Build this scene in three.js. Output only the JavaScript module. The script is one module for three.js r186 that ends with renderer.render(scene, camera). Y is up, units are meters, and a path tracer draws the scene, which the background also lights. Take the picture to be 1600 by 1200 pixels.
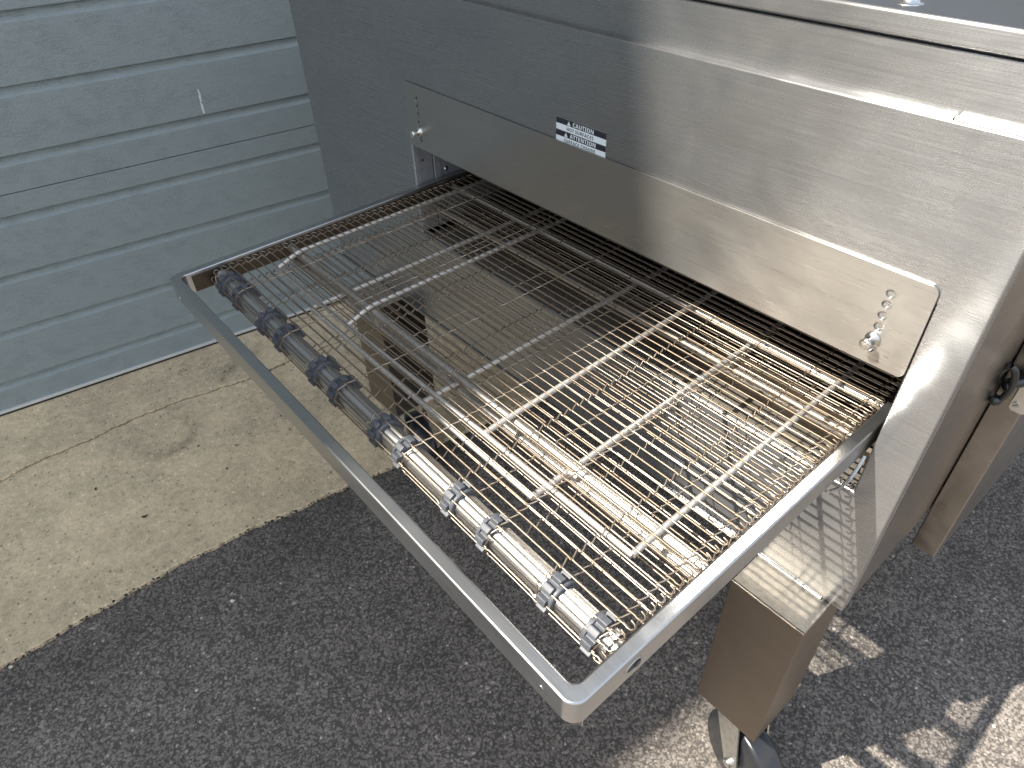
import * as THREE from 'three';
import { RoundedBoxGeometry } from 'three/addons/geometries/RoundedBoxGeometry.js';
import { mergeGeometries, mergeVertices } from 'three/addons/utils/BufferGeometryUtils.js';
import { ImprovedNoise } from 'three/addons/math/ImprovedNoise.js';

// ---------------------------------------------------------------- camera, sky, sun, exposure
const BELT = 0.88;                                   // height of the conveyor frame's top above the ground
const scene = new THREE.Scene();
const camera = new THREE.PerspectiveCamera(58.1, 4 / 3, 0.02, 4000);
camera.position.set(0.617, 0.5562 + BELT, 0.6643);
camera.rotation.order = 'YXZ';
camera.rotation.set(-0.7041, 0.8827, -0.0367);
const SKY = 0.53;
const sunTo = new THREE.Vector3(-0.256, 0.788, 0.561).normalize();
{
  const w = 1024, h = 512, d = new Float32Array(w * h * 4), p = new ImprovedNoise(), dir = new THREE.Vector3();
  for (let j = 0; j < h; j++) for (let i = 0; i < w; i++) {
    const el = ((j + 0.5) / h - 0.5) * Math.PI, az = ((i + 0.5) / w - 0.5) * 2 * Math.PI;
    dir.set(Math.cos(el) * Math.cos(az), Math.sin(el), Math.cos(el) * Math.sin(az));
    const up = Math.max(dir.y, 0), t = Math.pow(up, 0.55), c = Math.max(0, dir.dot(sunTo));
    const qx = dir.x / (up + 0.25) * 1.6, qz = dir.z / (up + 0.25) * 1.6;
    let n = 0, a = 0.5, f = 1; for (let o = 0; o < 5; o++) { n += a * p.noise(qx * f, qz * f, 3.7 + o); a *= 0.5; f *= 2.1; }
    let k = Math.min(1, Math.max(0, (n + 0.06) * 2.6)); k = k * k * (3 - 2 * k) * 0.75;
    const glow = 0.55 * Math.pow(c, 6) + 1.2 * Math.pow(c, 60), z = [0.46, 0.60, 0.84], o = [0.86, 0.93, 1.0], cl = [1.3, 1.29, 1.27];
    for (let m = 0; m < 3; m++) { const b = o[m] + (z[m] - o[m]) * t + glow * [1, 0.95, 0.86][m]; d[(j * w + i) * 4 + m] = (b + (cl[m] - b) * k) * SKY; }
    d[(j * w + i) * 4 + 3] = 1;
  }
  const t = new THREE.DataTexture(d, w, h, THREE.RGBAFormat, THREE.FloatType);
  t.mapping = THREE.EquirectangularReflectionMapping; t.magFilter = t.minFilter = THREE.LinearFilter; t.wrapS = THREE.RepeatWrapping; t.needsUpdate = true;
  scene.background = t; scene.environment = t;
}
const sun = new THREE.DirectionalLight(new THREE.Color(1, 0.94, 0.84), 5);
sun.position.copy(sunTo).multiplyScalar(20);
sun.target.position.set(0, 0.8, 0);
sun.castShadow = true;
sun.shadow.radius = 1;
sun.shadow.mapSize.set(2048, 2048);
Object.assign(sun.shadow.camera, { left: -8, right: 8, top: 8, bottom: -8, near: 0.5, far: 45 });
scene.add(sun, sun.target);
const renderer = new THREE.WebGLRenderer({ antialias: true });
renderer.setSize(1024, 768);
renderer.shadowMap.enabled = true;
renderer.toneMapping = THREE.LinearToneMapping;
renderer.toneMappingExposure = 2.4;

// ---------------------------------------------------------------- helpers
function rng(seed) { let a = seed >>> 0; return () => { a = (a + 0x6d2b79f5) >>> 0; let t = Math.imul(a ^ (a >>> 15), 1 | a); t = (t + Math.imul(t ^ (t >>> 7), 61 | t)) ^ t; return ((t ^ (t >>> 14)) >>> 0) / 4294967296; }; }
const perlin = new ImprovedNoise();
const fbm = (x, y, z = 0, o = 4) => { let s = 0, a = 0.5, f = 1; for (let i = 0; i < o; i++) { s += a * perlin.noise(x * f, y * f, z + i * 7.3); a *= 0.5; f *= 2.03; } return s; };
const V = (x, y, z) => new THREE.Vector3(x, y, z);
const clamp = (x, a, b) => Math.min(b, Math.max(a, x));
const smooth = (a, b, x) => { const t = clamp((x - a) / (b - a), 0, 1); return t * t * (3 - 2 * t); };
const taken = {};
const numbered = (n) => { const k = (taken[n] = (taken[n] ?? -1) + 1); return k ? n + '_' + String(k).padStart(3, '0') : n; };
function texture(w, h, fn, srgb) {                   // fn(i, j) -> [r, g, b] in 0..1
  const d = new Uint8Array(w * h * 4);
  for (let j = 0; j < h; j++) for (let i = 0; i < w; i++) { const c = fn(i, j), k = (j * w + i) * 4; d[k] = clamp(c[0], 0, 1) * 255; d[k + 1] = clamp(c[1], 0, 1) * 255; d[k + 2] = clamp(c[2], 0, 1) * 255; d[k + 3] = 255; }
  const t = new THREE.DataTexture(d, w, h);
  t.wrapS = t.wrapT = THREE.RepeatWrapping; t.magFilter = THREE.LinearFilter; t.minFilter = THREE.LinearMipmapLinearFilter; t.generateMipmaps = true;
  if (srgb) t.colorSpace = THREE.SRGBColorSpace;
  t.needsUpdate = true;
  return t;
}
const scaled = (t, sx, sy) => { const c = t.clone(); c.repeat.set(sx, sy); c.needsUpdate = true; return c; };
function metreUV(g, rot = 0) {                       // uv in metres, by each face's main direction
  if (g.index) g = g.toNonIndexed();
  const p = g.attributes.position, uv = new Float32Array(p.count * 2), a = V(), b = V(), c = V(), n = V();
  for (let i = 0; i < p.count; i += 3) {
    a.fromBufferAttribute(p, i); b.fromBufferAttribute(p, i + 1); c.fromBufferAttribute(p, i + 2);
    n.copy(b).sub(a).cross(c.clone().sub(a));
    const ax = Math.abs(n.x), ay = Math.abs(n.y), az = Math.abs(n.z);
    [a, b, c].forEach((q, k) => {
      let u, v;
      if (az >= ax && az >= ay) { u = q.x; v = q.y; } else if (ax >= ay) { u = q.z; v = q.y; } else { u = q.x; v = q.z; }
      uv[(i + k) * 2] = rot ? v : u; uv[(i + k) * 2 + 1] = rot ? u : v;
    });
  }
  g.setAttribute('uv', new THREE.BufferAttribute(uv, 2));
  return g;
}
function obj(name, geometries, material, parent, unique) {
  let gs = (Array.isArray(geometries) ? geometries : [geometries]).map((g) => (g.index ? g.toNonIndexed() : g));
  const keep = ['position', 'normal', 'uv'];
  gs.forEach((g) => Object.keys(g.attributes).forEach((k) => keep.includes(k) || g.deleteAttribute(k)));
  const m = new THREE.Mesh(gs.length > 1 ? mergeGeometries(gs) : gs[0], material);
  m.name = parent && !unique ? name : numbered(name);
  m.castShadow = m.receiveShadow = true;
  (parent ?? scene).add(m);
  return m;
}
function thing(name, label, category, group) {
  const o = new THREE.Group(); o.name = numbered(name); o.userData = { label, category };
  if (group) o.userData.group = group;
  scene.add(o);
  return o;
}
function tag(o, label, category, group) { o.userData = { label, category }; if (group) o.userData.group = group; return o; }
function struct(name, geometries, m) { const o = obj(name, geometries, m); o.userData = { kind: 'structure' }; return o; }
function box(x0, x1, y0, y1, z0, z1, r = 0) {
  const w = x1 - x0, h = y1 - y0, d = z1 - z0;
  const g = r > 0 ? new RoundedBoxGeometry(w, h, d, 3, Math.min(r, w / 2.01, h / 2.01, d / 2.01)) : new THREE.BoxGeometry(w, h, d);
  return metreUV(g.translate((x0 + x1) / 2, (y0 + y1) / 2, (z0 + z1) / 2));
}
function rectShape(x0, x1, y0, y1, r, Kind = THREE.Shape) {
  const s = new Kind();
  if (r <= 0) { s.moveTo(x0, y0); s.lineTo(x1, y0); s.lineTo(x1, y1); s.lineTo(x0, y1); s.closePath(); return s; }
  s.moveTo(x0 + r, y0); s.lineTo(x1 - r, y0); s.absarc(x1 - r, y0 + r, r, -Math.PI / 2, 0); s.lineTo(x1, y1 - r); s.absarc(x1 - r, y1 - r, r, 0, Math.PI / 2);
  s.lineTo(x0 + r, y1); s.absarc(x0 + r, y1 - r, r, Math.PI / 2, Math.PI); s.lineTo(x0, y0 + r); s.absarc(x0 + r, y0 + r, r, Math.PI, Math.PI * 1.5);
  return s;
}
function plate(shape, depth, bevel = 0, seg = 2) {    // in the xy plane, front face at z = 0, going back to -depth
  const g = new THREE.ExtrudeGeometry(shape, { depth: depth - 2 * bevel, bevelEnabled: bevel > 0, bevelSize: bevel, bevelOffset: -bevel, bevelThickness: bevel, bevelSegments: seg, curveSegments: 10 });
  return creased(metreUV(g.translate(0, 0, -depth + bevel)), 0.55);
}
function hole(x, y, r, ry = r) { const p = new THREE.Path(); p.absellipse(x, y, r, ry, 0, Math.PI * 2, true); return p; }
function tube(points, r, sides = 6, caps = true) {    // polyline tube with carried-along frame
  const n = points.length, P = [], N = [], U = [], I = [];
  const t = V(), u = V(), w = V(), t0 = V(), q = V();
  let len = 0;
  for (let i = 0; i < n; i++) {
    t.copy(points[Math.min(i + 1, n - 1)]).sub(points[Math.max(i - 1, 0)]).normalize();
    if (i === 0) { u.set(0, 1, 0); if (Math.abs(t.y) > 0.9) u.set(1, 0, 0); u.addScaledVector(t, -u.dot(t)).normalize(); } else { u.addScaledVector(t, -u.dot(t)).normalize(); len += points[i].distanceTo(points[i - 1]); }
    w.crossVectors(t, u);
    for (let k = 0; k <= sides; k++) {
      const a = (k / sides) * Math.PI * 2;
      q.copy(u).multiplyScalar(Math.cos(a)).addScaledVector(w, Math.sin(a));
      P.push(points[i].x + q.x * r, points[i].y + q.y * r, points[i].z + q.z * r); N.push(q.x, q.y, q.z); U.push(len, (k / sides) * r * 6.28);
    }
    if (i) for (let k = 0; k < sides; k++) { const b = (i - 1) * (sides + 1) + k, c = b + sides + 1; I.push(b, b + 1, c, b + 1, c + 1, c); }
  }
  if (caps) for (const [i, s] of [[0, -1], [n - 1, 1]]) {
    t.copy(points[i]).sub(points[i ? n - 2 : 1]).normalize();
    const c = P.length / 3; P.push(points[i].x, points[i].y, points[i].z); N.push(t.x, t.y, t.z); U.push(0, 0);
    const f = c + 1;
    for (let k = 0; k <= sides; k++) { const b = i * (sides + 1) + k; P.push(P[b * 3], P[b * 3 + 1], P[b * 3 + 2]); N.push(t.x, t.y, t.z); U.push(0, 0); }
    for (let k = 0; k < sides; k++) s > 0 ? I.push(c, f + k, f + k + 1) : I.push(c, f + k + 1, f + k);
  }
  const g = new THREE.BufferGeometry();
  g.setAttribute('position', new THREE.Float32BufferAttribute(P, 3)); g.setAttribute('normal', new THREE.Float32BufferAttribute(N, 3)); g.setAttribute('uv', new THREE.Float32BufferAttribute(U, 2)); g.setIndex(I);
  return g;
}
function creased(g, angle) {                          // area weighted normals within a crease angle, so flats stay flat
  if (g.index) g = g.toNonIndexed();
  const p = g.attributes.position, n = p.count, F = [], map = new Map(), a = V(), b = V(), c = V(), out = new Float32Array(n * 3), lim = Math.cos(angle);
  for (let i = 0; i < n; i += 3) {
    a.fromBufferAttribute(p, i); b.fromBufferAttribute(p, i + 1); c.fromBufferAttribute(p, i + 2);
    const w = b.sub(a).cross(c.sub(a)), l = w.length(); F.push([w.clone().divideScalar(l || 1), l]);
  }
  const key = (i) => Math.round(p.getX(i) * 2e5) + ',' + Math.round(p.getY(i) * 2e5) + ',' + Math.round(p.getZ(i) * 2e5);
  for (let i = 0; i < n; i++) { const k = key(i); map.has(k) ? map.get(k).push((i / 3) | 0) : map.set(k, [(i / 3) | 0]); }
  for (let i = 0; i < n; i++) { const me = F[(i / 3) | 0][0], s = V(); for (const f of map.get(key(i))) if (F[f][0].dot(me) > lim) s.addScaledVector(F[f][0], F[f][1]); s.normalize(); out.set([s.x, s.y, s.z], i * 3); }
  g.setAttribute('normal', new THREE.BufferAttribute(out, 3));
  return g;
}
const bar = (a, b, r, sides = 14) => tube([a, b], r, sides);
function rounded(points, r, seg = 5) {                // polyline with rounded corners
  const o = [points[0].clone()];
  for (let i = 1; i < points.length - 1; i++) {
    const a = points[i - 1].clone().sub(points[i]), b = points[i + 1].clone().sub(points[i]), k = Math.min(r, a.length() * 0.45, b.length() * 0.45);
    const p = points[i].clone().addScaledVector(a.normalize(), k), q = points[i].clone().addScaledVector(b.normalize(), k);
    for (let s = 0; s <= seg; s++) { const t = s / seg; o.push(p.clone().multiplyScalar((1 - t) * (1 - t)).addScaledVector(points[i], 2 * t * (1 - t)).addScaledVector(q, t * t)); }
  }
  o.push(points[points.length - 1].clone());
  return o;
}

// ---------------------------------------------------------------- materials
// brushed steel: long fine lines along u; r = bump, g = roughness
const R0 = rng(11);
function streaks(w, h, seed) {
  const r = rng(seed), f = new Float32Array(w * h);
  for (let n = 0; n < 9000; n++) {
    const y = (r() * h) | 0, x = (r() * w) | 0, l = 30 + r() * r() * 500, a = (r() - 0.5) * 0.5;
    for (let k = 0; k < l; k++) { const e = Math.sin((k / l) * Math.PI); f[y * w + ((x + k) % w)] += a * e; }
  }
  return f;
}
const SW = 1024, brushField = streaks(SW, SW, 5);
const scratchField = new Float32Array(SW * SW);
for (let n = 0; n < 46; n++) {                        // handling scratches in all directions
  let x = R0() * SW, y = R0() * SW, a = (R0() - 0.5) * 1.6 + (R0() < 0.3 ? 1.5 : 0); const l = 15 + R0() * R0() * 190, c = (R0() - 0.5) * 0.004, s = 0.15 + R0() * 0.5;
  for (let k = 0; k < l; k += 0.5) { x += Math.cos(a) * 0.5; y += Math.sin(a) * 0.5; a += c; scratchField[(((y | 0) + SW) % SW) * SW + (((x | 0) + SW) % SW)] = s * Math.sin((k / l) * Math.PI); }
}
const brushTex = texture(SW, SW, (i, j) => {
  const b = brushField[j * SW + i], s = scratchField[j * SW + i], m = fbm(i / 210, j / 160, 3.1, 3);
  return [0.5 + b * 0.35 - s * 0.4, 0.88 + b * 0.34 + s * 0.12 + m * 0.1, 1];
});
const brushColor = texture(512, 512, (i, j) => {
  const m = fbm(i / 90, j / 60, 9.7, 4), f = brushField[(j * 2) * SW + i * 2], s = scratchField[(j * 2) * SW + i * 2] * 0.12;
  const v = 0.93 + m * 0.1 + f * 0.1 + s; return [v, v - 0.006 - m * 0.012, v - 0.018 - m * 0.03];
});
const waveTex = (() => {                             // very shallow waves of rolled sheet, as a normal map
  const n = 256, h = (i, j) => { const a = (i / n) * 6.283, b = (j / n) * 6.283; return fbm(2 + Math.cos(a) * 0.9, 3 + Math.sin(a) * 0.9 + Math.cos(b) * 1.1, 5 + Math.sin(b) * 1.1, 3); };
  return texture(n, n, (i, j) => { const k = 26, gx = (h(i + 1, j) - h(i - 1, j)) * k * 0.5, gy = (h(i, j + 1) - h(i, j - 1)) * k * 0.5; return [0.5 - gx * 0.5, 0.5 - gy * 0.5, 1]; });
})();
function steel(color, rough, aniso, opts = {}) {
  return new THREE.MeshPhysicalMaterial({
    color: new THREE.Color().setRGB(...color), metalness: 1, roughness: rough, anisotropy: aniso, anisotropyRotation: Math.PI / 2,
    map: scaled(brushColor, 1.1, 1.7), roughnessMap: scaled(brushTex, 2.3, 2.6), bumpMap: scaled(brushTex, 2.3, 2.6), bumpScale: opts.bump ?? 0.000005, normalMap: scaled(waveTex, 1.35, 1.9), normalScale: new THREE.Vector2(opts.wave ?? 0.03, opts.wave ?? 0.03), name: opts.name,
  });
}
const mottle = texture(512, 512, (i, j) => { const m = fbm(i / 40, j / 40, 1.2, 4), k = fbm(i / 9, j / 9, 5.5, 2); const v = 0.86 + m * 0.35 + k * 0.16; return [v, v - 0.03 - Math.max(0, m) * 0.12, v - 0.07 - Math.max(0, m) * 0.22]; });
const metal = (c, rough, map = null, rep = 8) => new THREE.MeshStandardMaterial({ color: new THREE.Color().setRGB(...c), metalness: 1, roughness: rough, map: map && scaled(map, rep, rep) });
const M = {};
M.panel = steel([0.42, 0.422, 0.43], 0.306, 0.82, { name: 'brushed steel', bump: 0.000004 });
M.panel.metalness = 0.9;
M.cover = steel([0.45, 0.435, 0.415], 0.34, 0.79, { name: 'heat tinted brushed steel', bump: 0.000004 });
M.cover.metalness = 0.9;
M.frame = steel([0.52, 0.53, 0.54], 0.36, 0.4, { name: 'frame steel' });
M.polish = steel([0.36, 0.335, 0.31], 0.34, 0.3, { name: 'smooth steel' });
M.ledge = metal([0.46, 0.445, 0.41], 0.62, mottle, 9);
M.leg = steel([0.27, 0.235, 0.2], 0.44, 0.75, { name: 'leg steel' });
M.leg.anisotropyRotation = 0;
M.wires = [[0.44, 0.39, 0.335, 0.46], [0.38, 0.33, 0.275, 0.52], [0.47, 0.425, 0.375, 0.44], [0.33, 0.275, 0.22, 0.56]].map(([r, g, b, k]) => metal([r, g, b], k, mottle, 13));
M.rod = new THREE.MeshStandardMaterial({ color: new THREE.Color().setRGB(0.76, 0.755, 0.74), metalness: 0.85, roughness: 0.5, map: scaled(mottle, 14, 14) });
M.tube = metal([0.68, 0.665, 0.64], 0.42, mottle, 10);
M.roller = metal([0.62, 0.62, 0.62], 0.36, brushColor, 7);
M.bolt = metal([0.7, 0.69, 0.66], 0.25);
M.zinc = metal([0.72, 0.75, 0.74], 0.38, mottle, 9);
M.sprocket = new THREE.MeshStandardMaterial({ color: new THREE.Color().setRGB(0.085, 0.095, 0.115), roughness: 0.5, map: scaled(mottle, 16, 16) });
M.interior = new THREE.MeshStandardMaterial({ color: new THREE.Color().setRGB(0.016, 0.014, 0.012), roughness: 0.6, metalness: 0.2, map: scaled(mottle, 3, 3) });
M.jet = metal([0.14, 0.12, 0.1], 0.48, mottle, 4);
M.jamb = new THREE.MeshStandardMaterial({ color: new THREE.Color().setRGB(0.42, 0.45, 0.5), metalness: 0.45, roughness: 0.5, map: scaled(mottle, 6, 6) });
M.dark = new THREE.MeshStandardMaterial({ color: new THREE.Color().setRGB(0.02, 0.02, 0.022), roughness: 0.45 });
M.rubber = new THREE.MeshStandardMaterial({ color: new THREE.Color().setRGB(0.018, 0.019, 0.022), roughness: 0.22 });
M.topPaint = new THREE.MeshStandardMaterial({ color: new THREE.Color().setRGB(0.05, 0.058, 0.068), roughness: 0.55, metalness: 0.2 });

// concrete: u, v are metres / 3
const CN = 2048;
const grit = rng(77), specks = new Float32Array(CN * CN);
for (let n = 0; n < 60000; n++) { const x = grit() * CN, y = grit() * CN, r = 0.5 + grit() * grit() * 2.6, a = grit() < 0.62 ? -0.13 - grit() * 0.22 : 0.1 + grit() * 0.2; for (let v = -3; v <= 3; v++) for (let u = -3; u <= 3; u++) if (u * u + v * v * 1.7 <= r * r) specks[(((y + v) | 0) & (CN - 1)) * CN + (((x + u) | 0) & (CN - 1))] = a; }
const gx = (i) => -2.1 + (i / CN) * 3, gz = (j) => -1.2 + (j / CN) * 3;       // world position of a ground texel
function ring(x, z, cx, cz, rx, rz, ang) { const dx = x - cx, dz = z - cz, c = Math.cos(ang), s = Math.sin(ang); return Math.hypot((dx * c + dz * s) / rx, (-dx * s + dz * c) / rz); }
const concreteMap = texture(CN, CN, (i, j) => {
  const x = gx(i), z = gz(j), big = fbm(x * 2.1, z * 2.1, 0.5, 4), mid = fbm(x * 11, z * 11, 2.5, 3), fine = perlin.noise(x * 160, z * 160, 1.7) * 0.5 + perlin.noise(x * 330, z * 330, 4.7) * 0.5;
  const med = fbm(x * 42, z * 42, 6.1, 3); let v = 0.475 + big * 0.2 + mid * 0.14 + med * 0.16 + fine * 0.17 + specks[j * CN + i] * 0.8;
  const st = ring(x, z, -1.215, 0.515, 0.085, 0.085, 0.4), edge = Math.exp(-Math.pow((st - 0.95) / 0.2, 2)) * smooth(-0.9, 0.9, (x + 1.215) * 9 - (z - 0.515) * 4) + 0.25 * Math.exp(-Math.pow((st - 0.9) / 0.3, 2));
  v -= 0.17 * edge * (0.7 + mid);                                              // dark crescent stain
  const tyre = Math.exp(-Math.pow((x + 1.36 - (z - 0.2) * 0.35 + 0.05 * Math.sin(z * 9)) / 0.025, 2)) * smooth(0.05, 0.15, z) * smooth(0.33, 0.24, z); v -= 0.13 * tyre;
  const warm = 0.02 * big + 0.02 * mid;
  return [v * 1.2, v * (0.965 - warm * 0.5), v * (0.635 - warm)];
});
M.concrete = new THREE.MeshStandardMaterial({ map: concreteMap, roughness: 0.92, bumpMap: texture(1024, 1024, (i, j) => { const v = 0.5 + perlin.noise(i / 5, j / 5, 0.3) * 0.2 + fbm(i / 26, j / 26, 1, 3) * 0.4 + specks[(j * 2) * CN + i * 2] * 0.5; return [v, v, v]; }), bumpScale: 0.004 });
// asphalt: stones of several sizes in a dark binder
const AN = 2048, stoneH = new Float32Array(AN * AN), stoneC = new Float32Array(AN * AN), ag = rng(5);
for (let n = 0; n < 900000; n++) {
  const x = ag() * AN, y = ag() * AN, r = 0.6 + Math.pow(ag(), 3) * 2.1, h = 0.25 + ag() * 0.75, c = ag(), k = Math.ceil(r), e = 0.65 + ag() * 0.35, an = ag() * 3.14, ca = Math.cos(an), sa = Math.sin(an);
  const col = c < 0.8 ? 0.5 + ag() * 0.75 : c < 0.985 ? 1.1 + ag() * 0.8 : 1.9 + ag() * 2.4;
  for (let v = -k; v <= k; v++) for (let u = -k; u <= k; u++) {
    const d = Math.hypot(u * ca + v * sa, (-u * sa + v * ca) / e) / r; if (d > 1) continue;
    const q = (((y + v) | 0) & (AN - 1)) * AN + (((x + u) | 0) & (AN - 1)), z = h * Math.sqrt(1 - d * d * 0.8);
    if (z > stoneH[q]) { stoneH[q] = z; stoneC[q] = col; }
  }
}
const asphaltMap = texture(AN, AN, (i, j) => {
  const q = j * AN + i, big = fbm(i / 260, j / 300, 8.2, 3), mid = fbm(i / 60, j / 60, 2.2, 3);
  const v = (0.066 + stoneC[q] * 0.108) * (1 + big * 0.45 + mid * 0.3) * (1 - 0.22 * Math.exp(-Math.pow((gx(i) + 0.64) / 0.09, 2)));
  return [v * 1.13, v * 0.99, v * 0.87].map((k) => (k < 0.0031 ? k * 12.92 : 1.055 * Math.pow(k, 1 / 2.4) - 0.055));
}, true);
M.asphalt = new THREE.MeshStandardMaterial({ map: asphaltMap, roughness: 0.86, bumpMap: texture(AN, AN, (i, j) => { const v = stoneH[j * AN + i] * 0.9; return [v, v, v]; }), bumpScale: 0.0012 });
const groundUV = (g) => { if (g.index) g = g.toNonIndexed(); const p = g.attributes.position, uv = new Float32Array(p.count * 2); for (let i = 0; i < p.count; i++) { uv[2 * i] = (p.getX(i) + 2.1) / 3; uv[2 * i + 1] = (p.getZ(i) + 1.2) / 3; } g.setAttribute('uv', new THREE.BufferAttribute(uv, 2)); return g; };

// ---------------------------------------------------------------- ground
{
  const g = new THREE.PlaneGeometry(1200, 1200, 2, 2).rotateX(-Math.PI / 2).translate(0, -0.012, 0);
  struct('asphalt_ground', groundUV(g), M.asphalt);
}
const doorA = V(-1.6618, 0, 0.8741), doorDir = V(0.14492, 0, -0.98944), doorN = V(0.98944, 0, 0.14492);
const atDoor = (d, y, out = 0) => doorA.clone().addScaledVector(doorDir, d).addScaledVector(doorN, out).setY(y);
const jag = (pts, amp, step, seed) => {
  const o = [], r = rng(seed);
  for (let i = 0; i < pts.length - 1; i++) { const [x0, z0] = pts[i], [x1, z1] = pts[i + 1], L = Math.hypot(x1 - x0, z1 - z0), n = Math.max(1, Math.round(L / step)); for (let k = 0; k < n; k++) { const t = k / n, z = z0 + (z1 - z0) * t; o.push([x0 + (x1 - x0) * t + fbm(z * 14, seed, 0.3, 3) * amp * 1.6 + (r() - 0.5) * amp * 0.5, z]); } }
  o.push(pts[pts.length - 1]); return o;
};
const edgeLine = jag([[-1.0, 5.5], [-0.73, 1.3], [-0.726, 1.056], [-0.731, 0.92], [-0.731, 0.778], [-0.729, 0.62], [-0.71, 0.458], [-0.69, 0.338], [-0.674, 0.209], [-0.653, 0.098], [-0.642, 0.03], [-0.6, -0.4], [-0.35, -3.5]], 0.009, 0.008, 3);
const crackLine = jag([[-1.5, 5.5], [-1.36, 1.1], [-1.357, 0.934], [-1.37, 0.82], [-1.362, 0.745], [-1.361, 0.672], [-1.367, 0.576], [-1.356, 0.461], [-1.333, 0.345], [-1.304, 0.217], [-1.298, 0.09], [-1.25, -0.4], [-0.95, -3.5]], 0.011, 0.008, 8);
function slab(left, right) {                          // outlines run from +z to -z
  const s = new THREE.Shape(), all = [...left, ...right.slice().reverse()];
  all.forEach(([x, z], i) => (i ? s.lineTo(x, -z) : s.moveTo(x, -z))); s.closePath();
  const g = new THREE.ExtrudeGeometry(s, { depth: 0.1, bevelEnabled: true, bevelSize: 0.002, bevelThickness: 0.003, bevelSegments: 1, bevelOffset: -0.002 });
  return groundUV(g.rotateX(-Math.PI / 2).translate(0, -0.103, 0));
}
const wallLine = [[atDoor(-4.9, 0, -0.3).x, 5.5], [atDoor(4.4, 0, -0.3).x, -3.5]];
const crackR = rng(19), crackFar = crackLine.map(([x, z]) => [x + 0.007 + Math.max(0, fbm(z * 20, 4.4, 2, 3)) * 0.022 + crackR() * 0.003, z]);
struct('concrete_apron', slab(wallLine, crackLine), M.concrete);
struct('concrete_apron', slab(crackFar, edgeLine), M.concrete);
// dirt in the joint, and the crumbs of asphalt along the slab edge
M.dirt = new THREE.MeshStandardMaterial({ color: new THREE.Color().setRGB(0.025, 0.022, 0.018), roughness: 1 });
struct('joint_dirt', groundUV(new THREE.BoxGeometry(0.75, 0.02, 9).rotateY(0.07).translate(-1.33, -0.034, 0.9)), M.dirt);
{
  const r = rng(41), gs = [];
  for (let i = 0; i < 2600; i++) {
    const [x, z] = edgeLine[(r() * edgeLine.length) | 0]; if (z < -0.1 || z > 1.4) continue;
    const s = 0.0012 + r() * r() * r() * 0.0052, g = new THREE.IcosahedronGeometry(s, 0); g.scale(1, 0.7, 1.2).rotateY(r() * 6).translate(x + 0.003 + r() * r() * 0.02 - 0.004, -0.009 + r() * 0.008, z + (r() - 0.5) * 0.01); gs.push(metreUV(g));
  }
  const m = obj('asphalt_crumbs', gs, new THREE.MeshStandardMaterial({ color: new THREE.Color().setRGB(0.035, 0.035, 0.036), roughness: 0.9 }));
  m.userData = { label: 'dark crumbs of asphalt along the edge of the concrete', category: 'grit', kind: 'stuff' };
}

// ---------------------------------------------------------------- roller door and its building
const doorEmboss = texture(1024, 1024, (i, j) => {
  const x = i / 1024, y = j / 1024, wx = fbm(x * 22, y * 22, 4, 2) * 0.9;
  const s = Math.sin((y * 62 + wx * 2.6 + fbm(x * 12, y * 50, 2, 2) * 3) * 6.283), k = perlin.noise(x * 64, y * 190, 7.7), q = Math.pow(Math.abs(s), 2.2) * 0.5 * (0.35 + 0.65 * smooth(-0.25, 0.35, fbm(x * 9, y * 14, 6.6, 2)));
  const v = 0.35 + q * 0.55 + k * 0.22; return [v, v, v];
});
const doorStain = texture(512, 512, (i, j) => { const m = fbm(i / 120, j / 50, 3.3, 4), k = perlin.noise(i / 3, j / 3, 2) * 0.03; const v = 0.95 + m * 0.04 + k; return [v, v, v]; });
M.door = new THREE.MeshStandardMaterial({ color: new THREE.Color().setRGB(0.268, 0.312, 0.318), roughness: 0.48, map: scaled(doorStain, 0.8, 0.8), bumpMap: scaled(doorEmboss, 3.1, 3.1), bumpScale: 0.0028 });
M.wall = new THREE.MeshStandardMaterial({ color: new THREE.Color().setRGB(0.34, 0.33, 0.31), roughness: 0.85 });
const toDoor = (g) => { const m = new THREE.Matrix4().makeBasis(doorDir, V(0, 1, 0), doorN).setPosition(doorA.x, 0, doorA.z); return g.applyMatrix4(m); };  // local x runs along the door, z out of it
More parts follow.
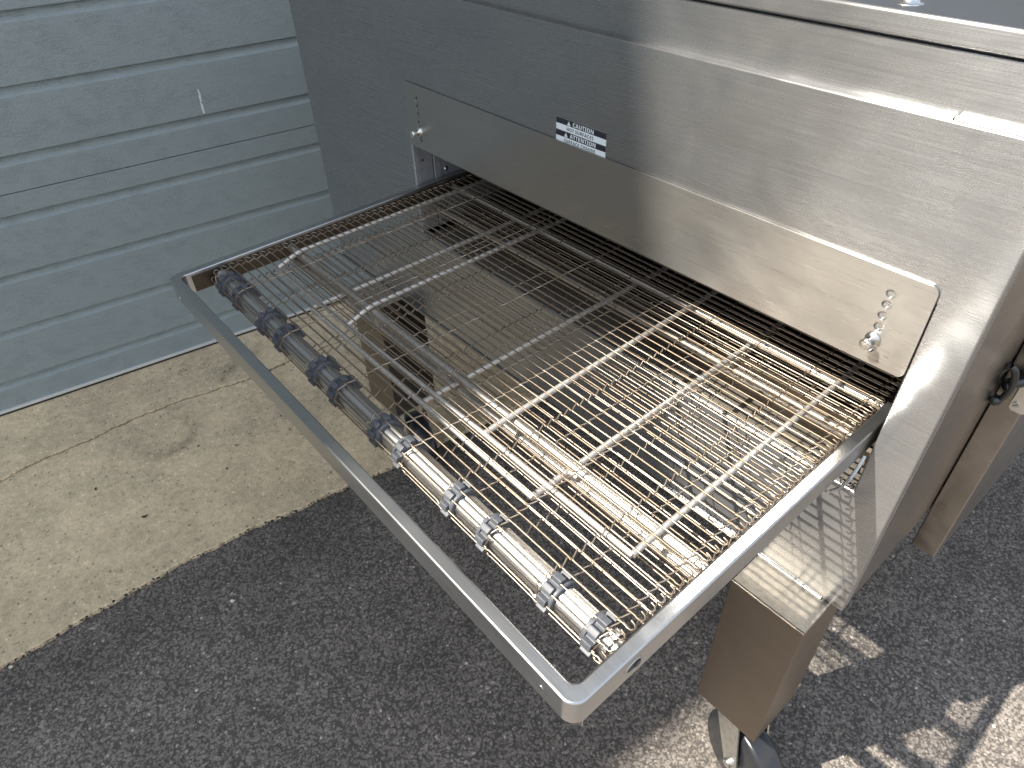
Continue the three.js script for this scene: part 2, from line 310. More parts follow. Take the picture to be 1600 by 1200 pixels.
{
  const door = thing('garage_door', 'grey-green sectional garage door with horizontal grooves, at the left behind the oven', 'garage door');
  const L0 = -2.35, L1 = 1.75, S = 0.649, top = 4;
  for (let s = 0; s < top; s++) {
    const y0 = 0.006 + s * S, prof = [[-0.045, y0 + 0.0012], [0.0, y0 + 0.0012]];
    for (let k = 0; k < 4; k++) {                     // a groove: sloped lower lip, flat bottom, sharp upper lip
      const yc = y0 + (s === 0 ? 0.076 : 0.07) + k * 0.163;
      prof.push([0, yc], [-0.002, yc + 0.0016], [-0.0085, yc + 0.0085], [-0.0095, yc + 0.013], [-0.0095, yc + 0.023], [-0.001, yc + 0.0262], [0, yc + 0.0275]);
    }
    prof.push([0, y0 + S - 0.0012], [-0.045, y0 + S - 0.0012]);
    const sh = new THREE.Shape(); prof.forEach(([z, y], i) => (i ? sh.lineTo(z, y) : sh.moveTo(z, y))); sh.closePath();
    const g = new THREE.ExtrudeGeometry(sh, { depth: L1 - L0, bevelEnabled: false, steps: 1 });
    g.rotateY(Math.PI / 2);                           // shape x (depth) -> -z, extrusion -> x
    g.scale(1, 1, -1).translate(L0, 0, 0);
    const idx = g.index; if (!idx) { const p = g.attributes.position.array, n = g.attributes.normal.array; for (let i = 0; i < p.length; i += 9) for (let c = 0; c < 3; c++) { [p[i + 3 + c], p[i + 6 + c]] = [p[i + 6 + c], p[i + 3 + c]]; [n[i + 3 + c], n[i + 6 + c]] = [n[i + 6 + c], n[i + 3 + c]]; } }
    const gg = metreUV(g); gg.computeVertexNormals();
    obj('door_section', toDoor(gg), M.door, door);
  }
  obj('seal_retainer', toDoor(box(L0, L1, 0.0085, 0.0165, -0.02, 0.008, 0.001)), new THREE.MeshStandardMaterial({ color: new THREE.Color().setRGB(0.62, 0.62, 0.6), roughness: 0.5, metalness: 0.3 }), door);
  obj('rubber_seal', toDoor(box(L0, L1, 0.0002, 0.0084, -0.03, 0.0045)), M.dark, door);
  // pale scrape across the third groove
  const sc = V(-1.537, 0, 0.02).sub(doorA).dot(doorDir), r = rng(4), gs = [];
  for (let i = 0; i < 16; i++) { const a = r() * 0.095, l = 0.012 + r() * 0.03 * (1 - Math.abs(a - 0.06) * 8), y = 0.742 + a * 0.62; gs.push(toDoor(box(sc - 0.004 + a * 0.05 + r() * 0.004, sc - 0.0034 + a * 0.05 + r() * 0.0045 + 0.0006, y, y + Math.max(l, 0.006), 0.0001, 0.0004 + i * 0.00001))); }
  obj('paint_scrape', gs, new THREE.MeshStandardMaterial({ color: new THREE.Color().setRGB(0.62, 0.64, 0.66), roughness: 0.7 }), door);

  const b = thing('warehouse', 'pale rendered warehouse wall round the garage door', 'building');
  const H = BELT + 6.0;
  obj('wall', [toDoor(box(L1 + 0.02, 9, 0, H, -0.25, 0.06)), toDoor(box(-9, L0 - 0.02, 0, H, -0.25, 0.06)), toDoor(box(L0 - 0.02, L1 + 0.02, top * S + 0.05, H, -0.25, 0.06)), toDoor(box(-9, 9, 0, H, -0.6, -0.4))], M.wall, b);
  obj('roof', toDoor(box(-9.2, 9.2, H, H + 0.14, -9, 0.25)), M.topPaint, b);
}

// ---------------------------------------------------------------- the conveyor oven
const oven = thing('conveyor_oven', 'stainless steel conveyor oven on casters with its wire belt sticking out', 'oven');
const Y = (g) => g.translate(0, BELT, 0);
// the end panel with the tunnel opening; its face is finely waved as sheet steel is
{
  const PL = -0.847, PR = 0.5025, PT = 0.3363, PB = -0.309;
  const s = rectShape(PL, PR, PB, PT, 0);
  s.holes.push(rectShape(-0.455, 0.455, -0.1, 0.172, 0, THREE.Path));
  const face = plate(s, 0.013, 0.0022, 4);
  // a fold of the right edge, standing a little proud at the corner
  const panel = obj('end_panel', Y(face), M.panel, oven);
  obj('edge_bead', Y(tube([V(PR - 0.001, PB + 0.004, -0.012), V(PR - 0.001, PT, -0.012)], 0.0016, 8)), M.panel, panel);
  obj('bottom_flange', Y(box(PL + 0.003, 0.4735, -0.3128, -0.3095, -0.03, 0.003, 0.0012)), M.panel, panel);
  // the upper sheet behind it and the rail of the hood
  obj('upper_panel', Y(box(-0.845, 0.62, 0.3, 0.3874, -0.05, -0.0095, 0.002)), M.panel, oven);
  obj('weld_strip', Y(box(0.4075, 0.5, 0.3325, 0.3395, -0.0094, -0.0012, 0.003)), M.panel, oven);
  const rail = obj('hood_rail', Y(box(-0.845, 0.62, 0.3898, 0.4095, -0.011, -0.005, 0.0028)), M.panel, oven);
  obj('top_cover', Y(box(-0.84, 0.62, 0.388, 0.399, -1.5, -0.0112)), M.topPaint, oven);
  const bolt = new THREE.LatheGeometry([[0, 0.008], [0.004, 0.0074], [0.0075, 0.0045], [0.0085, 0.0015], [0.012, 0.0012], [0.0125, 0]].map(([x, y]) => new THREE.Vector2(x, y)).reverse(), 20);
  obj('dome_bolt', Y(bolt.translate(0.31, 0.399, -0.085)), M.bolt, oven);
  obj('top_post', Y(box(0.40, 0.62, 0.4, 0.46, -0.46, -0.12, 0.004)), M.topPaint, oven);
}
// adjustable cover over the opening
{
  const s = rectShape(-0.4555, 0.4552, 0.0795, 0.1908, 0.0085);
  for (const y of [0.1662, 0.1532, 0.14, 0.126, 0.0988]) { s.holes.push(hole(0.4142, y, 0.0048)); s.holes.push(hole(-0.4158, y, 0.0048)); }
  const c = obj('opening_cover', Y(plate(s, 0.002, 0.0006, 2).translate(0, 0, 0.0028)), M.cover, oven);
  const prof = [[0.0, 0.017], [0.0036, 0.0168], [0.0046, 0.016], [0.005, 0.0145], [0.0046, 0.0125], [0.0026, 0.0105], [0.0022, 0.004], [0.0058, 0.0032], [0.0062, 0.001], [0.0062, 0]].map(([x, y]) => new THREE.Vector2(x, y)).reverse();
  for (const x of [0.4136, -0.4165]) obj('thumb_screw', Y(new THREE.LatheGeometry(prof, 18).scale(1.3, 1.1, 1.3).rotateX(Math.PI / 2).translate(x, 0.111, 0.0028)), M.bolt, c);
  obj('backing_plate', Y(box(-0.45, 0.45, 0.085, 0.1715, -0.003, 0.0004)), M.panel, c);
}
// caution label
{
  const cv = document.createElement('canvas'); cv.width = 1024; cv.height = 372;
  const x = cv.getContext('2d'), h = 93;
  x.fillStyle = '#dfe9ee'; x.fillRect(0, 0, 1024, 372); x.fillStyle = '#272d35'; x.fillRect(0, 0, 1024, h - 6); x.fillRect(0, 2 * h - 4, 1024, h - 4);
  const tri = (cx, cy, s) => { x.fillStyle = '#e6eef2'; x.beginPath(); x.moveTo(cx, cy - s); x.lineTo(cx + s * 0.95, cy + s * 0.75); x.lineTo(cx - s * 0.95, cy + s * 0.75); x.closePath(); x.fill(); x.fillStyle = '#272d35'; x.fillRect(cx - 3, cy - s * 0.35, 6, s * 0.6); x.fillRect(cx - 3, cy + s * 0.4, 6, 7); };
  const line = (t, cx, cy, font, w, col) => { x.font = font; x.textAlign = 'center'; x.textBaseline = 'middle'; x.fillStyle = col; const m = x.measureText(t).width; x.save(); x.translate(cx, cy); x.scale(w / m, 1); x.fillText(t, 0, 0); x.restore(); };
  line('CAUTION', 565, h / 2 - 1, 'bold 84px sans-serif', 440, '#e6eef2'); tri(268, h / 2 + 4, 38);
  line('HOT SURFACES', 500, h * 1.5 - 3, 'bold 72px sans-serif', 560, '#272d35');
  line('ATTENTION', 565, h * 2.5 - 5, 'bold 84px sans-serif', 540, '#e6eef2'); tri(212, h * 2.5 + 1, 38);
  line('SURFACE CHAUDE', 500, h * 3.44, 'bold 70px sans-serif', 660, '#272d35');
  x.fillStyle = '#6b737b'; for (let i = 0; i < 7; i++) x.fillRect(878 + i * 17, 350, 12, 11);
  const t = new THREE.CanvasTexture(cv); t.colorSpace = THREE.SRGBColorSpace;
  const g = new THREE.BoxGeometry(0.0932, 0.0338, 0.0004);
  const m = new THREE.MeshStandardMaterial({ map: t, roughness: 0.35 });
  obj('caution_label', Y(g.translate(-0.0272, 0.2052, 0.0003)), m, oven).userData.label = 'black and white caution hot surfaces sticker';
}
// tunnel inside: side walls with their channels, floor, jet plates, back
{
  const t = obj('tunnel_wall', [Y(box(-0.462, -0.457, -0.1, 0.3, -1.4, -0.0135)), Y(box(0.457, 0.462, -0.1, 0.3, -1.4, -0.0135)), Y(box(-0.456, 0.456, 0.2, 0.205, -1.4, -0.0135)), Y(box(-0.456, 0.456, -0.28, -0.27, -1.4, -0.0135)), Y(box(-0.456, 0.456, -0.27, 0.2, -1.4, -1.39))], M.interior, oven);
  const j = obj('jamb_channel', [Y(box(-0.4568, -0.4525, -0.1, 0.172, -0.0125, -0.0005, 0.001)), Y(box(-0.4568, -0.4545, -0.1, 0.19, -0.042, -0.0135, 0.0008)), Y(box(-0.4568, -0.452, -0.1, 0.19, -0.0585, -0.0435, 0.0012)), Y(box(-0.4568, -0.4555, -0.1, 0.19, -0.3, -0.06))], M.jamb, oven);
  obj('rivet', Y(new THREE.SphereGeometry(0.0052, 14, 10).scale(0.6, 1, 1).translate(-0.4552, 0.0104, -0.0716)), M.bolt, j);
  obj('bolt_hole', Y(new THREE.CylinderGeometry(0.0026, 0.0026, 0.0006, 14).rotateZ(Math.PI / 2).translate(-0.4545, 0.042, -0.0199)), M.dark, j);
  obj('sill_plate', Y(box(-0.454, 0.454, -0.112, -0.1085, -0.095, -0.0135, 0.001)), M.ledge, oven);
  const r = rng(9);
  for (let k = 0; k < 3; k++) {                       // finger boxes with rows of air holes
    const z0 = -0.1 - k * 0.16, s = rectShape(-0.44, 0.44, -z0, -z0 + 0.135, 0.004);
    for (let a = 0; a < 2; a++) for (let i = 0; i < 15; i++) s.holes.push(hole(-0.4 + i * 0.057 + (a ? 0.028 : 0), -z0 + 0.04 + a * 0.055, 0.008));
    const g = new THREE.ExtrudeGeometry(s, { depth: 0.003, bevelEnabled: true, bevelSize: 0.001, bevelThickness: 0.001, bevelSegments: 1, bevelOffset: -0.001 });
    const p = obj('jet_plate', Y(metreUV(g.rotateX(-Math.PI / 2).translate(0, -0.083, 0))), M.jet, oven);
    obj('finger_front', Y(box(-0.44, 0.44, -0.2, -0.085, z0 - 0.0005, z0 + 0.002)), M.jet, p);
    for (let i = 0; i < 12; i++) obj('rivet', Y(new THREE.SphereGeometry(0.0042, 10, 6).scale(1, 0.5, 1).translate(-0.4 + i * 0.073, -0.0785, z0 - 0.014)), M.bolt, p);
  }
}
// body behind: front wall, door, back box
{
  obj('front_wall', Y(box(0.46, 0.5, -0.3128, 0.36, -1.5, -0.0135)), M.polish, oven);
  obj('rear_wall', Y(box(-0.845, -0.83, -0.3128, 0.36, -1.5, -0.0135)), M.panel, oven);
  obj('floor_pan', Y(box(-0.83, 0.46, -0.3128, -0.305, -1.5, -0.0135)), M.panel, oven);
  obj('back_panel', Y(box(-0.845, 0.5, -0.3128, 0.36, -1.515, -1.5)), M.panel, oven);
  const d = obj('front_door', Y(box(0.5012, 0.538, -0.3975, 0.3, -1.25, -0.265, 0.0018)), M.polish, oven);
  // latch: keeper plate with slotted screw, oval handle loop
  const k = rectShape(-0.0105, 0.0105, -0.036, 0.036, 0.007);
  const kp = plate(k, 0.004, 0.0012, 2).rotateZ(0.0);
  obj('latch_plate', Y(kp.translate(0.5315, -0.043, -0.2585)), M.bolt, d);
  const sc = new THREE.CylinderGeometry(0.0042, 0.0046, 0.0022, 18).rotateX(Math.PI / 2).translate(0.528, -0.067, -0.2578);
  const lp = obj('latch_screw', Y(sc), M.zinc, d);
  obj('screw_slot', Y(box(-0.0036, 0.0036, -0.0006, 0.0006, -0.0002, 0.0002).rotateZ(0.8).translate(0.528, -0.067, -0.2566)), M.dark, d);
  const loop = []; for (let i = 0; i <= 24; i++) { const a = (i / 24) * Math.PI * 2; loop.push(V(0.5065 + Math.sin(a) * 0.0095, -0.034 + Math.cos(a) * 0.031, -0.241 + Math.cos(a) * 0.007)); }
  obj('latch_handle', [Y(tube(loop, 0.0044, 12, false)), Y(bar(V(0.522, -0.03, -0.258), V(0.5075, -0.036, -0.241), 0.0078)), Y(new THREE.SphereGeometry(0.0078, 16, 12).translate(0.507, -0.065, -0.246))], new THREE.MeshStandardMaterial({ color: new THREE.Color().setRGB(0.07, 0.074, 0.08), metalness: 0.9, roughness: 0.25 }), d);
}
// stand: legs are folded channels open to the inside, each on a swivel caster
function caster(parent, x, z, turn, h) {
  const c = new THREE.Group(); c.name = 'caster'; c.position.set(x, 0, z); c.rotation.y = turn; parent.add(c);
  const R = 0.086, w = 0.05;
  const pr = [[0, -w / 2], [R * 0.5, -w / 2], [R * 0.86, -w / 2 - 0.001], [R * 0.96, -w / 2 + 0.004], [R, -w / 2 + 0.011], [R, w / 2 - 0.011], [R * 0.96, w / 2 - 0.004], [R * 0.86, w / 2 + 0.001], [R * 0.5, w / 2], [0, w / 2]].map(([a, b]) => new THREE.Vector2(a, b));
  const wheel = obj('wheel', metreUV(creased(new THREE.LatheGeometry(pr, 48), 0.6).rotateX(Math.PI / 2).translate(0, R, 0)), M.rubber, c);
  const hub = [[0.0, 0.004], [0.008, 0.004], [0.012, 0.002], [0.026, 0.0015], [0.028, 0]].map(([a, b]) => new THREE.Vector2(a, b)).reverse();
  obj('hub', new THREE.LatheGeometry(hub, 24).rotateX(Math.PI / 2).translate(0, R, w / 2), M.zinc, c);
  const ft = h - 0.014, sh = () => { const s = new THREE.Shape(); s.moveTo(0.068, ft); s.lineTo(0.01, ft); s.lineTo(0.008, ft - 0.012); s.lineTo(-0.0165, R + 0.006); s.absarc(0, R, 0.0175, 2.8, 5.7); s.lineTo(0.068, ft - 0.014); s.closePath(); return s; };
  const a = plate(sh(), 0.0045, 0.001), b = plate(sh(), 0.0045, 0.001);
  obj('fork', [a.translate(0, 0, w / 2 + 0.0105), b.translate(0, 0, -w / 2 - 0.006), box(0.01, 0.068, ft - 0.003, ft + 0.002, -w / 2 - 0.008, w / 2 + 0.008, 0.001)], M.zinc, c);
  obj('axle_bolt', new THREE.CylinderGeometry(0.009, 0.009, w + 0.036, 6).rotateX(Math.PI / 2).translate(0, R, 0), M.bolt, c);
  obj('swivel_head', new THREE.CylinderGeometry(0.027, 0.03, 0.016, 24).translate(0.04, h - 0.007, 0), M.zinc, c);
  return c;
}
{
  const leg = (x0, x1, z0, z1, open) => {             // open: -1 hollow towards -x, 1 towards +x
    const y0 = -0.653, y1 = -0.3136, t = 0.003, out = open < 0 ? [x1 - t, x1] : [x0, x0 + t];
    const l = obj('leg', [Y(box(x0, x1, y0, y1, z1 - t, z1, 0.0012)), Y(box(out[0], out[1], y0, y1, z0, z1 - t - 0.0002, 0.0008)), Y(box(x0, x1, y0, y1, z0 - t, z0 - 0.0002, 0.0008))], M.leg, oven);
    obj('leg_top', Y(box(x0 + 0.001, x1 - 0.001, y1 - 0.003, y1 + 0.0012, z0, z1 - t - 0.0004, 0.0006)), M.ledge, l);
    obj('foot_plate', Y(box(x0 + 0.004, x1 - 0.004, y0 + 0.002, y0 + 0.006, z0 + 0.004, z1 - 0.006)), M.zinc, l);
    return l;
  };
  leg(0.371, 0.487, -0.05, 0.0665, -1); leg(-0.703, -0.575, -0.05, 0.0665, 1); leg(0.371, 0.487, -1.3, -1.19, -1); leg(-0.703, -0.575, -1.3, -1.19, 1);
  obj('stand_rail', [Y(box(0.445, 0.487, -0.34, -0.3136, -1.19, -0.054, 0.002)), Y(box(-0.703, -0.66, -0.34, -0.3136, -1.19, -0.054, 0.002))], M.leg, oven);
  const h = BELT - 0.653;
  caster(oven, 0.472, 0.024, 2.85, h); caster(oven, -0.6, 0.0, 2.9, h); caster(oven, 0.43, -1.245, 1.2, h); caster(oven, -0.64, -1.245, 0.3, h);
}
// conveyor frame: a folded U round the belt
{
  const o = 0.45, E = 0.4756, w = 0.0146, s = new THREE.Shape(), ro = 0.015, ri = 0.009, zb = 0.7;
  s.moveTo(-o, zb); s.lineTo(-o, -E + ro); s.absarc(-o + ro, -E + ro, ro, Math.PI, Math.PI * 1.5); s.lineTo(o - ro, -E); s.absarc(o - ro, -E + ro, ro, -Math.PI / 2, 0); s.lineTo(o, zb);
  s.lineTo(o - w, zb); s.lineTo(o - w, -E + w + ri); s.absarc(o - w - ri, -E + w + ri, ri, 0, -Math.PI / 2, true); s.lineTo(-o + w + ri, -E + w); s.absarc(-o + w + ri, -E + w + ri, ri, -Math.PI / 2, -Math.PI, true); s.lineTo(-o + w, zb); s.closePath();
  const b = 0.0022;
  let g = new THREE.ExtrudeGeometry(s, { depth: 0.0352 - 2 * b, bevelEnabled: true, bevelSize: b, bevelOffset: -b, bevelThickness: b, bevelSegments: 4, curveSegments: 10 });
  g = metreUV(g.rotateX(Math.PI / 2).translate(0, -b, 0).scale(1, 1, -1));
  { const p = g.attributes.position.array, n = g.attributes.normal.array; for (let i = 0; i < p.length; i += 9) for (let c = 0; c < 3; c++) [p[i + 3 + c], p[i + 6 + c]] = [p[i + 6 + c], p[i + 3 + c]]; }
  { const uv = g.attributes.uv.array; for (let i = 0; i < uv.length; i += 6) for (let c = 0; c < 2; c++) [uv[i + 2 + c], uv[i + 4 + c]] = [uv[i + 4 + c], uv[i + 2 + c]]; }
  g.deleteAttribute('normal'); g = creased(g, 0.6);
  const f = obj('conveyor_frame', Y(g), M.frame, oven);
  const ringG = (x, y, z, side) => [new THREE.TorusGeometry(0.0068, 0.0009, 8, 24).scale(1.45, 1, 1).rotateY(Math.PI / 2).translate(x + side * 0.0002, y, z), new THREE.CylinderGeometry(0.0064, 0.0064, 0.0006, 24).scale(1, 1, 1.45).rotateZ(Math.PI / 2).translate(x + side * 0.00035, y, z)];
  const [r1, d1] = ringG(0.45, -0.0165, 0.403, 1);
  obj('axle_slot', Y(d1), M.dark, f); obj('slot_rim', Y(r1), M.frame, f);
  obj('axle_end', Y(new THREE.CylinderGeometry(0.0042, 0.0042, 0.0008, 16).rotateZ(Math.PI / 2).translate(0.4509, -0.0185, 0.3985)), new THREE.MeshStandardMaterial({ color: 0x2c333b, roughness: 0.3, metalness: 0.7 }), f);
  for (const [x, y] of [[0.411, -0.0185], [-0.4215, -0.026]]) obj('pin_hole', Y(new THREE.CylinderGeometry(0.0028, 0.0028, 0.0006, 14).rotateX(Math.PI / 2).translate(x, y, E + 0.0003)), M.bolt, f);
  obj('corner_foot', [Y(box(0.4385, 0.4475, -0.0515, -0.036, 0.4605, 0.462)), Y(box(0.4385, 0.44, -0.0515, -0.036, 0.444, 0.4605))], M.frame, f);
  const clip = rounded([V(0.4525, -0.036, 0.085), V(0.4545, -0.047, 0.06), V(0.4545, -0.052, 0.038), V(0.4545, -0.04, 0.022), V(0.4535, -0.03, 0.012)], 0.01, 4);
  obj('frame_clip', [0, 0.004, 0.008].map((k) => Y(tube(clip.map((q) => q.clone().add(V(k * 0.2, 0, 0))), 0.0014, 8))), M.frame, f);
  // worn inside face of the left rail
  for (const x of [-0.4348, 0.4335]) obj('guide_strip', Y(box(x, x + 0.0013, -0.033, -0.006, -0.6, 0.445)), M.jet, f);
}
// belt: one flat wire strand per pitch, hooked into the next
const PITCH = 0.01346, YB = -0.0035, RW = 0.0195, ZA = 0.4, ZEND = -0.4;
const topLen = ZA - ZEND, arcLen = Math.PI * RW;
function onBelt(s) {                                  // point, direction and outward normal of the belt loop at arc length s from the inner end of the top run
  const sag = (z, k) => -k * Math.sin(clamp((z - ZEND) / topLen, 0, 1) * Math.PI) * 0.004;
  if (s <= topLen) { const z = ZEND + s; return [z, YB, 0, 1, 1, 0]; }
  if (s <= topLen + arcLen) { const a = (s - topLen) / RW; return [ZA + Math.sin(a) * RW, YB - RW + Math.cos(a) * RW, -Math.sin(a), Math.cos(a), Math.cos(a), Math.sin(a)]; }
  const z = ZA - (s - topLen - arcLen); return [z, YB - 2 * RW + sag(z, 1), 0, -1, -1, 0];
}
const COLS = []; for (let k = 0; k < 12; k++) COLS.push(-0.4125 + k * 0.07545);
function strand(s) {
  const pts = [], put = (x, t, n) => { const [z, y, ty, tz, ny, nz] = onBelt(s + t); pts.push(V(x, y + ny * n, z + nz * n)); };
  const e = 0.0023, w = 0.0009, d = 0.0007, p = PITCH;
  const hook = (x, up) => {                           // up: from level 0 to level 1 going +x, else the mirror image from 1 to 0
    const seq = [[-0.006, 0, 0], [e * 0.4, -w * 0.2, 0], [e, 0.0003, 0.0003], [e * 1.05, 0.0018, 0.0006], [e * 0.5, p * 0.38, -d * 0.2], [-e * 0.2, p * 0.7, -d * 1.2], [-e * 0.8, p - 0.0006, -d * 1.4], [-e * 1.1, p + w, 0], [-e * 0.5, p + w * 1.5, d], [e * 0.8, p + w * 0.7, d * 1.5], [0.0065, p, 0.0002]];
    if (up) for (const [dx, t, n] of seq) put(x + dx, t, n); else for (let i = seq.length - 1; i >= 0; i--) put(x - seq[i][0], seq[i][1], seq[i][2]);
  };
  // left end: hooked stub, eleven spaces, right end
  const x0 = COLS[0], x1 = COLS[11];
  put(x0 - 0.0075, p * 0.42, -0.0004); put(x0 - 0.0125, p * 0.5, -0.0006); put(x0 - 0.0155, p * 0.75, -0.0002); put(x0 - 0.0135, p * 1.02, 0.0003); put(x0 - 0.009, p * 1.06, 0.0005);
  hook(x0, false);
  for (let k = 1; k < 11; k++) hook(COLS[k], k % 2 === 1);
  hook(x1, true);
  put(x1 + 0.009, p * 1.06, 0.0005); put(x1 + 0.0135, p * 1.02, 0.0003); put(x1 + 0.0155, p * 0.75, -0.0002); put(x1 + 0.0125, p * 0.5, -0.0006); put(x1 + 0.0075, p * 0.42, -0.0004);
  return tube(pts, 0.00102, 6);
}
{
  const belt = new THREE.Group(); belt.name = 'wire_belt'; oven.add(belt);
  const wires = []; const phase = 0.0062;
  for (let s = phase; s < topLen * 2 + arcLen - PITCH * 1.2; s += PITCH) wires.push(s);
  const pick = rng(23);
  for (const s of wires) {
    const m = new THREE.Mesh(strand(s), M.wires[(pick() * 4) | 0]); m.name = 'belt_wire'; m.castShadow = m.receiveShadow = true; m.geometry.translate(0, BELT, 0); belt.add(m);
  }
}
// head roller with its sprockets
{
  const cy = YB - RW, n = 8, pr = new THREE.Shape();
  for (let i = 0; i <= 96; i++) { const a = (i / 96) * Math.PI * 2, f = Math.abs(((i / 96) * n) % 1 - 0.5) * 2, r = 0.0142 - 0.0011 * Math.pow(f, 5); const x = Math.cos(a) * r, y = Math.sin(a) * r; i ? pr.lineTo(x, y) : pr.moveTo(x, y); }
  let g = new THREE.ExtrudeGeometry(pr, { depth: 0.852, bevelEnabled: true, bevelSize: 0.0008, bevelThickness: 0.0008, bevelSegments: 1, bevelOffset: -0.0008 }).translate(0, 0, -0.426).rotateY(Math.PI / 2);
  g.deleteAttribute('normal'); g = creased(g, 0.5);
  const r = obj('head_roller', Y(g.translate(0, cy, ZA)), M.roller, oven);
  obj('axle', Y(bar(V(-0.44, cy, ZA), V(0.44, cy, ZA), 0.0055, 16)), M.bolt, r);
  for (const x of [-0.4345, 0.4265]) obj('bearing', Y(bar(V(x, cy, ZA), V(x + 0.008, cy, ZA), 0.0105, 20)), M.tube, r);
  const teeth = 9, sp = new THREE.Shape();
  for (let i = 0; i <= 180; i++) { const a = (i / 180) * Math.PI * 2, f = ((i / 180) * teeth) % 1, c = Math.abs(f - 0.5) * 2, rr = 0.0172 + 0.0058 * smooth(0.25, 0.55, 1 - c); const x = Math.cos(a) * rr, y = Math.sin(a) * rr; i ? sp.lineTo(x, y) : sp.moveTo(x, y); }
  let sg = new THREE.ExtrudeGeometry(sp, { depth: 0.0105, bevelEnabled: true, bevelSize: 0.0009, bevelThickness: 0.0009, bevelSegments: 2, bevelOffset: -0.0009 }).translate(0, 0, -0.00525).rotateY(Math.PI / 2);
  sg.deleteAttribute('normal'); sg = metreUV(creased(sg, 0.6));
  const hubR = [[0.0142, 0], [0.0192, 0.0008], [0.0192, 0.0045], [0.0184, 0.0055], [0.0165, 0.006], [0.0142, 0.006]].map(([a, b]) => new THREE.Vector2(a, b));
  const hubG = metreUV(creased(new THREE.LatheGeometry(hubR, 36), 0.6).rotateZ(-Math.PI / 2));
  // wires sit in the gaps between the teeth
  const s0 = 0.0062 + Math.ceil((topLen - 0.0062) / PITCH) * PITCH, a0 = (s0 - topLen) / RW;
  [-0.395, -0.344, -0.2555, -0.2, -0.1005, -0.045, 0.053, 0.104, 0.198, 0.259, 0.351, 0.4095].forEach((x, i) => {
    const c = sg.clone().rotateX(a0 + (0.5 * Math.PI * 2) / teeth - Math.PI / 2 + Math.PI / 2 + 0.02 * (i % 3)), hb = hubG.clone(); if (i % 2) hb.rotateY(Math.PI);
    hb.translate(i % 2 ? -0.005 : 0.005, 0, 0);
    obj('sprocket', [Y(c.translate(x, cy, ZA)), Y(hb.translate(x, cy, ZA))], M.sprocket, r);
  });
}
// supports under the belt: two racks of rods, cross tubes
{
  const yr = YB - 0.0053, rr = 0.0038;
  for (const x of [-0.393, -0.1715, 0.1475, 0.376]) {
    const end = x < 0 ? [V(x, yr - 0.0145, 0.322), V(x, yr, 0.283)] : [V(x, yr - 0.002, 0.322), V(x, yr, 0.3)];
    obj('support_rod', Y(tube(rounded([...end, V(x, yr, 0.1), V(x, yr, -0.085), V(x, yr, -0.6)], 0.012), rr, 12)), M.rod, oven);
  }
  obj('cross_rod', Y(tube([V(-0.393, yr - 0.0155, 0.322), V(-0.1715, yr - 0.014, 0.322), V(0.1475, yr - 0.004, 0.322), V(0.376, yr - 0.003, 0.322)], 0.0034, 12)), M.rod, oven);
  for (const x of [-0.26, 0.0325, 0.243]) obj('support_rod', Y(tube(rounded([V(x, -0.031, 0.333), V(x, -0.031, 0.1), V(x, -0.031, -0.6)], 0.01), 0.004, 12)), M.rod, oven);
  obj('cross_rod', Y(tube(rounded([V(-0.26, -0.0335, 0.333), V(0.243, -0.0335, 0.333)], 0.01), 0.0038, 12)), M.rod, oven);
  const tubeAt = (y, z, r, m = M.tube) => obj('cross_tube', Y(bar(V(-0.434, y, z), V(0.434, y, z), r, 20)), m, oven);
  tubeAt(yr - 0.0105, 0.277, 0.0062); tubeAt(-0.031 - 0.0105, 0.277, 0.0062);
  tubeAt(yr - 0.0102, -0.069, 0.006); tubeAt(-0.05, -0.03, 0.0058);
  for (const [x, r] of [[0.0, 0.0072], [-0.17, 0.0072], [0.252, 0.0072]]) obj('weld_collar', Y(bar(V(x - 0.006, -0.031, 0.277), V(x + 0.006, -0.031, 0.277), r * 0.8, 14)), M.tube, oven);
}

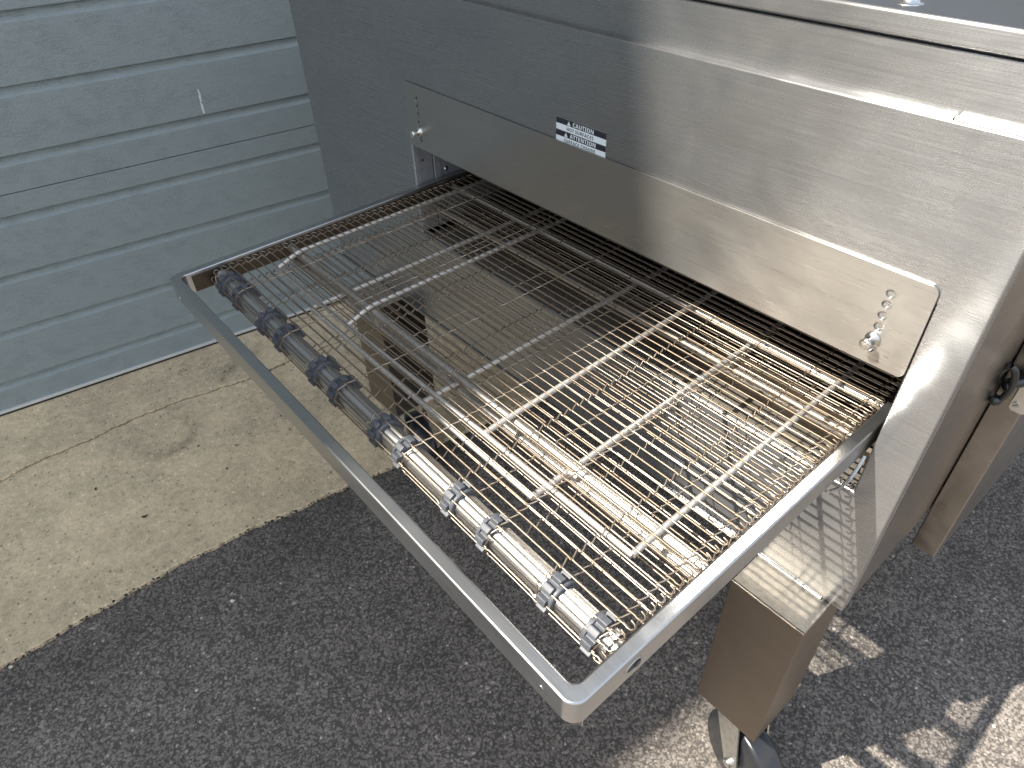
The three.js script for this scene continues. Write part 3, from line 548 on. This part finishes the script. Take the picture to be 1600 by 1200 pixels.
// ---------------------------------------------------------------- small loose things on the ground
{
  const pebble = (x, z, s, y, col, label, seed) => {
    const r = rng(seed), g = mergeVertices(new THREE.IcosahedronGeometry(s, 2).deleteAttribute('uv').deleteAttribute('normal')), p = g.attributes.position;
    for (let i = 0; i < p.count; i++) { const k = 1 + 0.35 * perlin.noise(p.getX(i) / s * 0.9 + seed, p.getY(i) / s * 0.9, p.getZ(i) / s * 0.9); p.setXYZ(i, p.getX(i) * k * 1.25, p.getY(i) * k * 0.7, p.getZ(i) * k); }
    g.rotateY(r() * 6); g.computeVertexNormals();
    tag(obj('pebble', metreUV(g).translate(x, y + s * 0.45, z), new THREE.MeshStandardMaterial({ color: new THREE.Color().setRGB(...col), roughness: 0.8 })), label, 'pebble');
  };
  pebble(-0.546, 0.598, 0.0042, -0.012, [0.68, 0.66, 0.6], 'white pebble lying alone on the shaded asphalt left of the conveyor', 1);
  pebble(-0.716, 1.04, 0.004, -0.008, [0.6, 0.56, 0.46], 'pale pebble at the concrete edge, by the left border of the photo', 2);
  pebble(-1.334, 0.323, 0.004, 0, [0.6, 0.57, 0.5], 'small white chip in the concrete joint near the conveyor frame', 3);
  pebble(-1.178, 0.627, 0.0038, 0, [0.62, 0.6, 0.56], 'small white chip left of the dark crescent stain', 4);
  const leaf = (x, z, s, label, seed) => {
    const r = rng(seed), gs = [];
    for (let k = 0; k < 3; k++) { const g = new THREE.CircleGeometry(s * (0.7 + r() * 0.5), 7).scale(1, 0.45 + r() * 0.3, 1).rotateX(-Math.PI / 2 + (r() - 0.5) * 0.5).rotateY(r() * 6).translate(x + (r() - 0.5) * s * 1.4, 0.002 + k * 0.0008, z + (r() - 0.5) * s * 1.4); gs.push(g); }
    tag(obj('leaf_scrap', gs, new THREE.MeshStandardMaterial({ color: new THREE.Color().setRGB(0.07, 0.05, 0.03), roughness: 0.9, side: THREE.DoubleSide })), label, 'leaf');
  };
  leaf(-1.131, 0.738, 0.0042, 'dark leaf scrap on the concrete below the crack, farthest left', 11);
  leaf(-0.936, 0.667, 0.006, 'largest dark leaf scrap, in the middle of the concrete apron', 12);
  leaf(-1.1, 0.458, 0.0042, 'brown leaf scrap just right of the dark crescent stain', 13);
  leaf(-1.026, 0.372, 0.0036, 'brown leaf scrap on the concrete nearest the conveyor frame', 14);
  leaf(-0.956, 0.4315, 0.0035, 'thin brown twig scrap on the concrete, nearest the asphalt', 15);
}
camera.updateProjectionMatrix();
renderer.render(scene, camera);
